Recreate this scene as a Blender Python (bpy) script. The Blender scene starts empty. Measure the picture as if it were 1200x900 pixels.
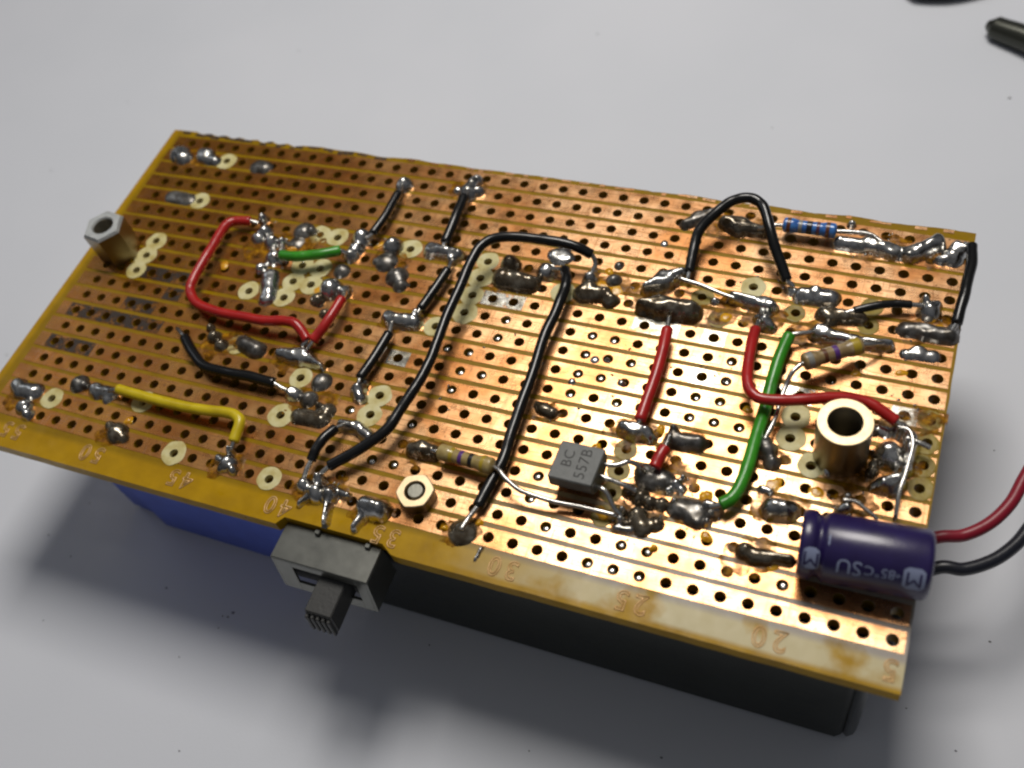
import bpy, math, random
from mathutils import Vector, Matrix, noise
random.seed(7)
S = 0.01                      # 1 mm = 0.01 units (the scene is built ten times life size)
scn = bpy.context.scene
scn.unit_settings.system = 'METRIC'
C = scn.collection

# ------------------------------------------------------------------ camera
CAM = Vector((44.92, -57.17, 87.83))
RX = Vector((0.92318006, 0.33967449, -0.17988835))      # picture right
RY = Vector((0.18963796, -0.80959719, -0.55550862))     # picture down
RZ = Vector((-0.33432923, 0.47872082, -0.81181917))     # into the picture
F = 1193.71
cd = bpy.data.cameras.new('camera'); cam = bpy.data.objects.new('camera', cd); C.objects.link(cam)
cam.matrix_world = Matrix(((RX.x, -RY.x, -RZ.x, CAM.x*S), (RX.y, -RY.y, -RZ.y, CAM.y*S), (RX.z, -RY.z, -RZ.z, CAM.z*S), (0, 0, 0, 1)))
cd.sensor_width = 36; cd.lens = F/1200*36
cd.clip_start = 0.05; cd.clip_end = 100
cd.dof.use_dof = True; cd.dof.focus_distance = 1.06; cd.dof.aperture_fstop = 2.7
scn.camera = cam

# ------------------------------------------------------------------ light
w = bpy.data.worlds.new('World'); scn.world = w; w.use_nodes = True
nt = w.node_tree; bg = nt.nodes['Background']
bg.inputs['Strength'].default_value = 1.0
tc = nt.nodes.new('ShaderNodeTexCoord'); sxyz = nt.nodes.new('ShaderNodeSeparateXYZ'); wr = nt.nodes.new('ShaderNodeValToRGB')
nt.links.new(tc.outputs['Generated'], sxyz.inputs[0]); nt.links.new(sxyz.outputs[2], wr.inputs[0]); nt.links.new(wr.outputs[0], bg.inputs['Color'])
e_ = wr.color_ramp.elements; e_[0].position = 0.15; e_[0].color = (0.035, 0.038, 0.044, 1); e_[1].position = 0.95; e_[1].color = (0.15, 0.152, 0.16, 1)   # dim room, lighter ceiling

def area_light(name, loc, target, size, power, color, spread=180):
    l = bpy.data.lights.new(name, 'AREA'); l.shape = 'RECTANGLE'; l.size = size[0]*S; l.size_y = size[1]*S
    l.energy = power; l.color = color; l.spread = math.radians(spread)
    o = bpy.data.objects.new(name, l); C.objects.link(o); o.location = Vector(loc)*S
    o.rotation_euler = (Vector(target)*S-Vector(loc)*S).to_track_quat('-Z', 'Y').to_euler()
    return o
area_light('key_lamp', (-17, 115, 275), (0, 0, 0), (115, 115), 72, (1.0, 0.95, 0.885))
area_light('fill_light', (-420, 120, 330), (0, 0, 0), (160, 160), 9, (0.84, 0.90, 1.0))  # added bluish fill from the upper left, with no seen source
scn.view_settings.view_transform = 'Standard'; scn.view_settings.look = 'None'
scn.view_settings.exposure = -0.07; scn.view_settings.gamma = 1.0
scn.render.engine = 'CYCLES'
scn.cycles.max_bounces = 8
scn.cycles.filter_width = 2.3

# ------------------------------------------------------------------ geometry helpers (all in millimetres)
KX = [0.03126601802433148, 0.9983886612417451, 0.00019512769036837674, 0.00014302863428233836, 4.5463884845811356e-05, 5.98194674653052e-05, -8.804927304927395e-06, -3.6435400578849197e-06, -8.170349004931854e-06, -1.5121871155265867e-07]
KY = [-0.012886254928286118, 0.0005379097901908688, 0.999296840180141, -4.072234344062759e-05, 6.575669754343997e-05, -4.579807404865608e-05, -3.8960427356269985e-08, -8.921049046989836e-06, -3.5659113109127443e-06, -8.034462714629387e-06]
def lens_bow(x, y):                # the lens's barrel distortion, built into the board's pitch
    m = (1, x, y, x*x, x*y, y*y, x**3, x*x*y, x*y*y, y**3)
    return sum(a*b for a, b in zip(KX, m)), sum(a*b for a, b in zip(KY, m))
def hole(u, v): return lens_bow(-(u-20)*2.54, (v-9)*2.54)
def at(px, py, h=0.0):        # a point of the photograph -> the point at height h above the copper
    d = RX*((px-600)/F)+RY*((py-450)/F)+RZ
    return CAM+d*((h-CAM.z)/d.z)
def mmpp(p): return (p-CAM).dot(RZ)/F
_inv = {}
def nearest(px, py):
    p = at(px, py); best = None
    for u in range(41):
        for v in range(19):
            x, y = hole(u, v); d = (x-p.x)**2+(y-p.y)**2
            if best is None or d < best[0]: best = (d, u, v)
    return best[1], best[2]

def tag(o, label=None, cat=None, group=None, kind=None):
    if label: o['label'] = label
    if cat: o['category'] = cat
    if group: o['group'] = group
    if kind: o['kind'] = kind
    return o
def empty(name, loc):
    o = bpy.data.objects.new(name, None); o.empty_display_size = 0.02; C.objects.link(o); o.location = Vector(loc)*S
    return o
def build(name, V, Fc, m, parent=None, origin=None, smooth=False, angle=None):
    """link a mesh; verts are in world millimetres, origin is the object's own base point"""
    ploc = parent_loc(parent)
    if origin is None:
        n = len(V); origin = (sum(v[0] for v in V)/n, sum(v[1] for v in V)/n, min(v[2] for v in V))
    og = Vector(origin)
    me = bpy.data.meshes.new(name)
    me.from_pydata([tuple((Vector(v)-og)*S) for v in V], [], Fc); me.update()
    me.materials.append(m)
    if smooth:
        me.polygons.foreach_set('use_smooth', [True]*len(me.polygons))
        if angle is not None: me.set_sharp_from_angle(angle=math.radians(angle))
    o = bpy.data.objects.new(name, me); C.objects.link(o)
    if parent: o.parent = parent
    o.location = og*S-ploc
    return o
def parent_loc(p):
    l = Vector((0, 0, 0))
    while p: l += Vector(p.location); p = p.parent
    return l
class MB:
    def __init__(s): s.V = []; s.F = []
    def add(s, V, Fc):
        n = len(s.V); s.V += [tuple(v) for v in V]; s.F += [tuple(i+n for i in f) for f in Fc]; return s
    def build(s, name, m, parent=None, **k): return build(name, s.V, s.F, m, parent, **k)

def spline(P, n=10):
    if len(P) < 3: 
        a, b = P[0], P[-1]; return [a.lerp(b, i/n) for i in range(n+1)]
    Q = [P[0]*2-P[1]]+list(P)+[P[-1]*2-P[-2]]; out = []
    for i in range(1, len(Q)-2):
        p0, p1, p2, p3 = Q[i-1:i+3]
        for k in range(n):
            t = k/n
            out.append(0.5*((2*p1)+(p2-p0)*t+(2*p0-5*p1+4*p2-p3)*t*t+(3*p1-p0-3*p2+p3)*t**3))
    out.append(P[-1]); return out
def tube(P, r, seg=16, rough=0.0, seed=0, round_cap=True):
    """swept tube; r is a number or a function of t in 0..1"""
    rf = r if callable(r) else (lambda t: r)
    T = []
    for i in range(len(P)):
        d = (P[min(i+1, len(P)-1)]-P[max(i-1, 0)]); T.append(d.normalized())
    nrm = T[0].orthogonal().normalized(); rings = []
    for i, p in enumerate(P):
        nrm = (nrm-T[i]*nrm.dot(T[i])).normalized(); b = T[i].cross(nrm)
        if rough: q_ = Vector((i*0.13, seed*1.7, 4)); p = p+nrm*(rough*0.9*noise.noise(q_))+b*(rough*0.9*noise.noise(q_+Vector((0, 9, 0))))
        t = i/(len(P)-1); rr = rf(t)
        if rough: rr *= 1+rough*noise.noise(Vector((i*0.23, seed*3.1, 0)))
        rings.append((p, nrm.copy(), b, rr, T[i]))
    ext = []
    if round_cap:
        p, n_, b, rr, t = rings[0]; ext0 = [(p-t*rr*0.22, n_, b, rr*0.55, t), (p-t*rr*0.10, n_, b, rr*0.90, t)]
        p, n_, b, rr, t = rings[-1]; ext1 = [(p+t*rr*0.10, n_, b, rr*0.90, t), (p+t*rr*0.22, n_, b, rr*0.55, t)]
        rings = ext0+rings+ext1
    V = []; Fc = []
    for p, n_, b, rr, t in rings:
        for k in range(seg):
            a = 2*math.pi*k/seg; V.append(p+n_*(math.cos(a)*rr)+b*(math.sin(a)*rr))
    for i in range(len(rings)-1):
        for k in range(seg):
            k2 = (k+1) % seg; Fc.append((i*seg+k, i*seg+k2, (i+1)*seg+k2, (i+1)*seg+k))
    Fc.append(tuple(range(seg-1, -1, -1))); m = (len(rings)-1)*seg; Fc.append(tuple(m+k for k in range(seg)))
    return V, Fc
def lathe(o, axis, up, prof, seg=40, ring=None):
    """profile (r, h) turned about axis through o"""
    a = Vector(axis).normalized(); x = Vector(up); x = (x-a*x.dot(a)).normalized(); y = a.cross(x); V = []; Fc = []
    for r, h in prof:
        for k in range(seg):
            t = 2*math.pi*k/seg; rr = ring(r, t) if ring else r
            V.append(Vector(o)+a*h+x*(math.cos(t)*rr)+y*(math.sin(t)*rr))
    for i in range(len(prof)-1):
        for k in range(seg):
            k2 = (k+1) % seg; Fc.append((i*seg+k, i*seg+k2, (i+1)*seg+k2, (i+1)*seg+k))
    return V, Fc
def rbox(x0, x1, y0, y1, z0, z1, b=0.15, f=None):
    """box with chamfered edges; f maps each point"""
    V = []; idx = {}
    def vid(p):
        if p not in idx: idx[p] = len(V); V.append(p)
        return idx[p]
    xs, ys, zs = (x0, x1), (y0, y1), (z0, z1); g = (1, -1); Fc = []
    def P(i, j, k, ax):       # corner i,j,k pulled in by b on all axes except ax
        c = [xs[i]+(g[i]*b if ax != 0 else 0), ys[j]+(g[j]*b if ax != 1 else 0), zs[k]+(g[k]*b if ax != 2 else 0)]
        return vid(tuple(c))
    for i in (0, 1): Fc.append([P(i, 0, 0, 0), P(i, 1, 0, 0), P(i, 1, 1, 0), P(i, 0, 1, 0)][::(-1 if i == 0 else 1)])
    for j in (0, 1): Fc.append([P(0, j, 0, 1), P(0, j, 1, 1), P(1, j, 1, 1), P(1, j, 0, 1)][::(-1 if j == 0 else 1)])
    for k in (0, 1): Fc.append([P(0, 0, k, 2), P(1, 0, k, 2), P(1, 1, k, 2), P(0, 1, k, 2)][::(-1 if k == 0 else 1)])
    for i in (0, 1):
        for j in (0, 1): Fc.append([P(i, j, 0, 0), P(i, j, 1, 0), P(i, j, 1, 1), P(i, j, 0, 1)])
        for k in (0, 1): Fc.append([P(i, 0, k, 0), P(i, 1, k, 0), P(i, 1, k, 2), P(i, 0, k, 2)])
    for j in (0, 1):
        for k in (0, 1): Fc.append([P(0, j, k, 1), P(1, j, k, 1), P(1, j, k, 2), P(0, j, k, 2)])
    for i in (0, 1):
        for j in (0, 1):
            for k in (0, 1): Fc.append([P(i, j, k, 0), P(i, j, k, 1), P(i, j, k, 2)])
    if f: V = [f(*p) for p in V]
    return V, [tuple(q) for q in Fc]
def fix_normals(o):
    import bmesh
    b = bmesh.new(); b.from_mesh(o.data); bmesh.ops.recalc_face_normals(b, faces=b.faces); b.to_mesh(o.data); b.free()
def text_mesh(s, size, sub=None, spacing=1.0):
    """outline font -> flat triangles in mm, centred"""
    import bmesh
    cu = bpy.data.curves.new('glyphs', 'FONT'); cu.body = s; cu.size = size; cu.space_character = spacing
    cu.align_x = 'CENTER'; cu.align_y = 'CENTER'; cu.resolution_u = 3
    ob = bpy.data.objects.new('glyphs', cu); C.objects.link(ob)
    bpy.context.view_layer.update()
    me = bpy.data.meshes.new_from_object(ob); bpy.data.objects.remove(ob); bpy.data.curves.remove(cu)
    b = bmesh.new(); b.from_mesh(me); bpy.data.meshes.remove(me)
    bmesh.ops.triangulate(b, faces=b.faces)
    if sub:
        for _ in range(4):
            es = [e for e in b.edges if e.calc_length() > sub]
            if not es: break
            bmesh.ops.subdivide_edges(b, edges=es, cuts=1)
            bmesh.ops.triangulate(b, faces=b.faces)
    b.verts.ensure_lookup_table()
    V = [tuple(v.co) for v in b.verts]; Fc = [tuple(v.index for v in f.verts) for f in b.faces]; b.free()
    return V, Fc

# ------------------------------------------------------------------ materials
def mat(name, col, rough=0.5, metal=0.0, coat=0.0, coat_rough=0.1, var=None, scale=3.0, bump=0.0, bscale=8.0, spec=0.5, rvar=0.0, extra=None, detail=4):
    m = bpy.data.materials.new(name); m.use_nodes = True; t = m.node_tree; b = t.nodes['Principled BSDF']
    b.inputs['Base Color'].default_value = (*col, 1); b.inputs['Roughness'].default_value = rough
    b.inputs['Metallic'].default_value = metal; b.inputs['Coat Weight'].default_value = coat
    b.inputs['Coat Roughness'].default_value = coat_rough; b.inputs['Specular IOR Level'].default_value = spec
    geo = t.nodes.new('ShaderNodeNewGeometry'); L = t.links.new
    vm = t.nodes.new('ShaderNodeVectorMath'); vm.operation = 'SCALE'; vm.inputs['Scale'].default_value = 1/S
    L(geo.outputs['Position'], vm.inputs[0]); P = vm.outputs[0]
    def nz(sc, det=detail, rg=0.55):
        n = t.nodes.new('ShaderNodeTexNoise'); n.inputs['Scale'].default_value = sc; n.inputs['Detail'].default_value = det
        n.inputs['Roughness'].default_value = rg; L(P, n.inputs['Vector']); return n.outputs['Fac']
    def ramp(f, stops):
        r = t.nodes.new('ShaderNodeValToRGB'); e = r.color_ramp.elements
        while len(e) < len(stops): e.new(0.5)
        for q, (p, c) in zip(e, stops): q.position = p; q.color = (*c, 1) if len(c) == 3 else c
        L(f, r.inputs[0]); return r.outputs[0]
    m['_'] = 0
    if var:
        L(ramp(nz(1/scale), [(0.3, var[0]), (0.5, col), (0.7, var[1])]), b.inputs['Base Color'])
    if rvar:
        mr = t.nodes.new('ShaderNodeMapRange'); mr.inputs[3].default_value = max(0, rough-rvar); mr.inputs[4].default_value = rough+rvar
        mr.inputs[1].default_value = 0.3; mr.inputs[2].default_value = 0.7
        L(nz(1/scale*1.7), mr.inputs[0]); L(mr.outputs[0], b.inputs['Roughness'])
    if bump:
        bp = t.nodes.new('ShaderNodeBump'); bp.inputs['Strength'].default_value = 1.0; bp.inputs['Distance'].default_value = bump*S
        L(nz(1/bscale if bscale > 0 else 1, 5), bp.inputs['Height']); L(bp.outputs[0], b.inputs['Normal'])
    if extra: extra(t, b, P, nz, ramp)
    del m['_']
    return m

def mix(t, fac, a, b, mode='MIX'):
    n = t.nodes.new('ShaderNodeMix'); n.data_type = 'RGBA'; n.blend_type = mode
    for s, v in ((n.inputs[0], fac), (n.inputs[6], a), (n.inputs[7], b)):
        if hasattr(v, 'links') or isinstance(v, bpy.types.NodeSocket): t.links.new(v, s)
        elif isinstance(v, (int, float)): s.default_value = v
        else: s.default_value = (*v, 1)
    return n.outputs[2]
def copper_extra(t, b, P, nz, ramp):
    L = t.links.new
    base = ramp(nz(0.45, 6), [(0.30, (0.66, 0.33, 0.14)), (0.5, (0.82, 0.475, 0.24)), (0.70, (0.88, 0.56, 0.31))])
    tar = ramp(nz(0.09, 5), [(0.42, (1, 1, 1)), (0.60, (0.70, 0.52, 0.34))])
    c = mix(t, 1.0, base, tar, 'MULTIPLY')
    # copper darkened leftwards: fading reflection painted in, plus real patchy tarnish
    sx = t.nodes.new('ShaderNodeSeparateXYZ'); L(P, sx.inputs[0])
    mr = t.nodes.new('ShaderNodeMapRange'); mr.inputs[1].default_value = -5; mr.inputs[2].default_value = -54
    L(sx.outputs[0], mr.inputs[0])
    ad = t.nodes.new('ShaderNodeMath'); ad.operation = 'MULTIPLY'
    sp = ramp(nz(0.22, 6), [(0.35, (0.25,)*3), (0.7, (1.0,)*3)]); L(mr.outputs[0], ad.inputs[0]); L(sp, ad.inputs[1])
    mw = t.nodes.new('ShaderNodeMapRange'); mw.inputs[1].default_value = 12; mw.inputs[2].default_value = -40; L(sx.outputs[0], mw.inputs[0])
    c = mix(t, mw.outputs[0], c, mix(t, 1.0, c, (0.64, 0.44, 0.07), 'MULTIPLY'))      # leftward loss of reflected light painted in as amber
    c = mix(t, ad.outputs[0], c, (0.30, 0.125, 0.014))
    # scratches along random directions
    wv = t.nodes.new('ShaderNodeTexNoise'); mp = t.nodes.new('ShaderNodeMapping'); mp.inputs['Scale'].default_value = (0.25, 5.0, 1); mp.inputs['Rotation'].default_value = (0, 0, 0.5)
    L(P, mp.inputs[0]); L(mp.outputs[0], wv.inputs['Vector']); wv.inputs['Scale'].default_value = 1.3; wv.inputs['Detail'].default_value = 3
    sc = ramp(wv.outputs['Fac'], [(0.585, (0, 0, 0)), (0.61, (0.8, 0.8, 0.8))])
    pits = ramp(nz(2.6, 2), [(0.66, (0, 0, 0)), (0.70, (0.9, 0.9, 0.9))])
    c = mix(t, pits, c, (0.22, 0.09, 0.03))
    w2 = t.nodes.new('ShaderNodeTexNoise'); m2 = t.nodes.new('ShaderNodeMapping'); m2.inputs['Scale'].default_value = (4.5, 0.3, 1); m2.inputs['Rotation'].default_value = (0, 0, -0.9)
    L(P, m2.inputs[0]); L(m2.outputs[0], w2.inputs['Vector']); w2.inputs['Scale'].default_value = 0.9; w2.inputs['Detail'].default_value = 2
    c = mix(t, ramp(w2.outputs['Fac'], [(0.62, (0, 0, 0)), (0.64, (0.7, 0.7, 0.7))]), c, (0.40, 0.18, 0.07))
    c = mix(t, sc, c, (0.36, 0.15, 0.05))
    L(c, b.inputs['Base Color'])
    L(ramp(nz(0.5, 6), [(0.3, (0.22,)*3), (0.7, (0.36,)*3)]), b.inputs['Roughness'])
    bp = t.nodes.new('ShaderNodeBump'); bp.inputs['Distance'].default_value = 0.012*S; L(nz(1.1, 8, 0.7), bp.inputs['Height']); L(bp.outputs[0], b.inputs['Normal'])
M = {}
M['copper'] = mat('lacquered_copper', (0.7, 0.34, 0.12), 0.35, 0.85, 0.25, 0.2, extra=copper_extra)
def sub_extra(t, b, P, nz, ramp):
    L = t.links.new
    c = ramp(nz(0.35, 6), [(0.3, (0.34, 0.188, 0.001)), (0.7, (0.46, 0.265, 0.002))])
    sx = t.nodes.new('ShaderNodeSeparateXYZ'); L(P, sx.inputs[0])
    # glare of glossy flux on the lower right margin, painted pale and patchy
    mr = t.nodes.new('ShaderNodeMapRange'); mr.inputs[1].default_value = 8; mr.inputs[2].default_value = 26; L(sx.outputs[0], mr.inputs[0])
    mr2 = t.nodes.new('ShaderNodeMapRange'); mr2.inputs[1].default_value = -10; mr2.inputs[2].default_value = -20; L(sx.outputs[1], mr2.inputs[0])
    me_ = t.nodes.new('ShaderNodeMapRange'); me_.inputs[1].default_value = -26.75; me_.inputs[2].default_value = -26.3; L(sx.outputs[1], me_.inputs[0])
    mz = t.nodes.new('ShaderNodeMath'); mz.operation = 'GREATER_THAN'; mz.inputs[1].default_value = -0.05; L(sx.outputs[2], mz.inputs[0])
    mk = t.nodes.new('ShaderNodeMath'); mk.operation = 'MULTIPLY'; L(me_.outputs[0], mk.inputs[0]); L(mz.outputs[0], mk.inputs[1])
    k = t.nodes.new('ShaderNodeMath'); k.operation = 'MULTIPLY'; L(mr.outputs[0], k.inputs[0]); L(mr2.outputs[0], k.inputs[1])
    glare_mask = ramp(nz(0.16, 4, 0.5), [(0.36, (0.0,)*3), (0.48, (0.8,)*3)])
    k2 = t.nodes.new('ShaderNodeMath'); k2.operation = 'MULTIPLY'; km = t.nodes.new('ShaderNodeMath'); km.operation = 'MULTIPLY'; L(k.outputs[0], km.inputs[0]); L(mk.outputs[0], km.inputs[1]); L(km.outputs[0], k2.inputs[0]); L(glare_mask, k2.inputs[1])
    c = mix(t, k2.outputs[0], c, (0.62, 0.57, 0.37))
    gm = t.nodes.new('ShaderNodeMapRange'); gm.inputs[1].default_value = -24.6; gm.inputs[2].default_value = -24.0; L(sx.outputs[1], gm.inputs[0])
    gx = t.nodes.new('ShaderNodeMapRange'); gx.inputs[1].default_value = -52.9; gx.inputs[2].default_value = -52.3; L(sx.outputs[0], gx.inputs[0])
    gg = t.nodes.new('ShaderNodeMath'); gg.operation = 'MULTIPLY'; L(gm.outputs[0], gg.inputs[0]); L(gx.outputs[0], gg.inputs[1])
    c = mix(t, gg.outputs[0], c, mix(t, 1.0, c, (0.66, 0.68, 1.0), 'MULTIPLY'))      # darker within the strip area than on the lower and left margins
    L(c, b.inputs['Base Color'])
    L(ramp(nz(0.5, 5), [(0.3, (0.25,)*3), (0.7, (0.5,)*3)]), b.inputs['Roughness'])
    bp = t.nodes.new('ShaderNodeBump'); bp.inputs['Distance'].default_value = 0.03*S; L(nz(0.5, 4), bp.inputs['Height']); L(bp.outputs[0], b.inputs['Normal'])
M['board'] = mat('amber_resin_paper_board', (0.33, 0.18, 0.012), 0.42, coat=0.0, spec=0.15, extra=sub_extra)
M['pad_pale'] = mat('drilled_pale_resin', (0.60, 0.53, 0.24), 0.5, var=((0.46, 0.36, 0.10), (0.68, 0.63, 0.36)), scale=1.6, bump=0.05, bscale=0.5)
M['pad_olive'] = mat('drilled_olive_resin', (0.28, 0.20, 0.022), 0.4, spec=0.3, var=((0.20, 0.13, 0.01), (0.35, 0.27, 0.05)), scale=1.6, bump=0.05, bscale=0.5)
M['solder'] = mat('bright_solder', (0.60, 0.59, 0.565), 0.23, 1.0, var=((0.26, 0.24, 0.20), (0.66, 0.66, 0.64)), scale=0.9, bump=0.018, bscale=0.8, rvar=0.06)
M['solder_dull'] = mat('dull_grey_solder', (0.18, 0.17, 0.155), 0.36, 0.85, var=((0.10, 0.085, 0.065), (0.36, 0.35, 0.33)), scale=0.9, bump=0.03, bscale=0.7, rvar=0.12)
M['solder_flux'] = mat('flux_coated_solder', (0.14, 0.11, 0.07), 0.22, 0.7, 0.8, 0.05, var=((0.07, 0.045, 0.02), (0.30, 0.27, 0.21)), scale=0.9, bump=0.025, bscale=0.7, rvar=0.10)
M['digit'] = mat('worn_printed_copper', (0.58, 0.36, 0.16), 0.45, 0.5, var=((0.40, 0.22, 0.06), (0.66, 0.44, 0.22)), scale=0.8)
M['tin'] = mat('tinned_copper', (0.52, 0.50, 0.43), 0.24, 0.95, var=((0.36, 0.31, 0.22), (0.62, 0.61, 0.57)), scale=1.2, bump=0.015, bscale=0.9, rvar=0.08, extra=lambda t, b, P, nz, ramp: t.links.new(ramp(nz(0.55, 5, 0.6), [(0.36, (0,)*3), (0.42, (1,)*3)]), b.inputs['Alpha']))
M['oxide'] = mat('black_oxidised_copper', (0.065, 0.042, 0.028), 0.4, 0.4, var=((0.02, 0.018, 0.015), (0.15, 0.075, 0.03)), scale=0.7)
def film_extra(lo, hi, sc, amax):
    def f(t, b, P, nz, ramp):
        t.links.new(ramp(nz(sc, 5, 0.6), [(lo, (0,)*3), (hi, (amax,)*3)]), b.inputs['Alpha'])
    return f
M['oxide_patch'] = mat('patchy_black_oxide', (0.05, 0.035, 0.025), 0.4, 0.3, extra=film_extra(0.38, 0.54, 0.75, 0.92))
M['flux_film'] = mat('brown_flux_film', (0.24, 0.095, 0.004), 0.3, 0.0, var=((0.07, 0.03, 0.004), (0.50, 0.24, 0.008)), scale=0.9, bump=0.03, bscale=0.5, spec=0.12, extra=film_extra(0.36, 0.58, 0.7, 0.85))
M['flux'] = mat('amber_flux', (0.70, 0.34, 0.01), 0.15, 0.0, 0.2, 0.05, var=((0.45, 0.17, 0.004), (0.8, 0.45, 0.02)), scale=0.6, bump=0.1, bscale=0.5)
M['red'] = mat('red_insulation', (0.42, 0.012, 0.010), 0.30, bump=0.02, bscale=0.6, coat=0.15, var=((0.33, 0.01, 0.01), (0.47, 0.018, 0.013)), scale=2)
M['black'] = mat('black_insulation', (0.006, 0.006, 0.006), 0.22, bump=0.01, bscale=0.8)
M['green'] = mat('green_insulation', (0.035, 0.27, 0.012), 0.30, bump=0.02, bscale=0.6, coat=0.15, var=((0.03, 0.21, 0.01), (0.05, 0.32, 0.02)), scale=2)
M['yellow'] = mat('yellow_insulation', (0.62, 0.47, 0.008), 0.32, bump=0.02, bscale=0.6, coat=0.15, var=((0.52, 0.38, 0.006), (0.68, 0.53, 0.015)), scale=2)
M['crimson'] = mat('crimson_lead_insulation', (0.26, 0.006, 0.022), 0.4, bump=0.02, bscale=0.8)
M['leadblack'] = mat('navy_black_lead_insulation', (0.010, 0.011, 0.018), 0.35, bump=0.02, bscale=0.8)
M['wire'] = mat('tinned_wire', (0.62, 0.60, 0.56), 0.25, 1.0, rvar=0.1, bump=0.02, bscale=0.4)
M['brass'] = mat('nickel_plated_brass', (0.74, 0.58, 0.36), 0.48, 1.0, rvar=0.04, scale=1.0, bump=0.01, bscale=0.3)
M['brass_shade'] = mat('shaded_brass', (0.28, 0.235, 0.165), 0.34, 1.0, rvar=0.06, scale=1.0, bump=0.02, bscale=0.4)  # brass with the shade of the barrel sides put into its colour
M['nickel'] = mat('nickel_plate', (0.80, 0.80, 0.75), 0.42, 1.0, rvar=0.05, scale=1.0, bump=0.01, bscale=0.3)
M['bore'] = mat('threaded_bore', (0.22, 0.19, 0.13), 0.4, 1.0)
M['epoxy'] = mat('black_epoxy', (0.11, 0.116, 0.11), 0.5, bump=0.03, bscale=0.25, var=((0.095, 0.10, 0.095), (0.125, 0.13, 0.125)), scale=0.8)
M['print_dark'] = mat('laser_marking', (0.012, 0.012, 0.012), 0.6)
M['cap'] = mat('violet_blue_sleeve', (0.017, 0.009, 0.072), 0.32, coat=0.35, coat_rough=0.2, bump=0.02, bscale=1.0, var=((0.014, 0.007, 0.058), (0.020, 0.011, 0.088)), scale=2)
M['cap_print'] = mat('pale_sleeve_print', (0.27, 0.31, 0.46), 0.45)
M['can'] = mat('aluminium_can_end', (0.45, 0.45, 0.45), 0.35, 1.0)
M['rubber'] = mat('rubber_bung', (0.03, 0.03, 0.03), 0.7)
M['steel'] = mat('dull_tinned_steel', (0.19, 0.192, 0.172), 0.32, 0.85, rvar=0.03, scale=2.5, bump=0.004, bscale=0.5, var=((0.182, 0.184, 0.165), (0.198, 0.20, 0.18)))
M['slider'] = mat('dark_plastic', (0.035, 0.035, 0.033), 0.5, bump=0.03, bscale=0.4)
M['pit'] = mat('black_switch_interior', (0.012, 0.012, 0.012), 0.7)
M['battery'] = mat('black_battery_jacket', (0.010, 0.013, 0.009), 0.42, spec=0.25, var=((0.007, 0.009, 0.006), (0.013, 0.016, 0.012)), scale=6, bump=0.03, bscale=1.5)
M['battery_end'] = mat('dark_steel_battery_rim', (0.05, 0.055, 0.055), 0.3, 0.6)
M['blueblock'] = mat('blue_plastic', (0.085, 0.14, 0.62), 0.42, bump=0.02, bscale=0.8, var=((0.07, 0.115, 0.54), (0.095, 0.155, 0.68)), scale=4)
M['tan'] = mat('tan_resistor_lacquer', (0.40, 0.30, 0.11), 0.30, coat=0.5, coat_rough=0.15, var=((0.30, 0.21, 0.07), (0.47, 0.37, 0.16)), scale=0.8, bump=0.04, bscale=0.5)
M['tan_dark'] = mat('brownish_resistor_lacquer', (0.30, 0.21, 0.09), 0.35, coat=0.4, coat_rough=0.2, var=((0.20, 0.13, 0.05), (0.42, 0.32, 0.17)), scale=0.8, bump=0.04, bscale=0.5)
M['bluebody'] = mat('blue_resistor_lacquer', (0.045, 0.17, 0.50), 0.25, coat=0.5, coat_rough=0.1, var=((0.03, 0.11, 0.38), (0.07, 0.24, 0.60)), scale=0.8, bump=0.03, bscale=0.5)
def flat(name, c, r=0.35): return mat(name, c, r, coat=0.4, coat_rough=0.15)
M['b_violet'] = flat('violet_band', (0.10, 0.03, 0.20)); M['b_black'] = flat('black_band', (0.012, 0.01, 0.01)); M['b_gold'] = flat('gold_band', (0.42, 0.30, 0.02))
M['b_brown'] = flat('brown_band', (0.12, 0.04, 0.012)); M['b_grey'] = flat('grey_band', (0.25, 0.25, 0.22)); M['b_purplish'] = flat('dark_red_band', (0.10, 0.03, 0.05))
def table_extra(t, b, P, nz, ramp):
    c = ramp(nz(0.02, 3), [(0.35, (0.66, 0.685, 0.735)), (0.65, (0.70, 0.72, 0.77))])
    t.links.new(c, b.inputs['Base Color'])
    bp = t.nodes.new('ShaderNodeBump'); bp.inputs['Distance'].default_value = 0.01*S; t.links.new(nz(3.0, 3), bp.inputs['Height']); t.links.new(bp.outputs[0], b.inputs['Normal'])
M['table'] = mat('white_laminate', (0.64, 0.64, 0.65), 0.5, spec=0.3, extra=table_extra)
M['speck'] = mat('grey_dust', (0.22, 0.22, 0.23), 0.8)
M['tool'] = mat('dark_oily_steel', (0.05, 0.052, 0.042), 0.28, 0.6)

# ------------------------------------------------------------------ setting: the white table
TZ = -22.0
b = MB(); n = 40; R_ = 900
b.add([(-R_, -R_, TZ), (R_, -R_, TZ), (R_, R_, TZ), (-R_, R_, TZ), (-R_, -R_, TZ-20), (R_, -R_, TZ-20), (R_, R_, TZ-20), (-R_, R_, TZ-20)],
      [(0, 1, 2, 3), (7, 6, 5, 4), (0, 4, 5, 1), (1, 5, 6, 2), (2, 6, 7, 3), (3, 7, 4, 0)])
o = b.build('tabletop', M['table'], origin=(0, 0, TZ)); tag(o, 'matt white tabletop under the circuit board', 'table', kind='structure')

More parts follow.
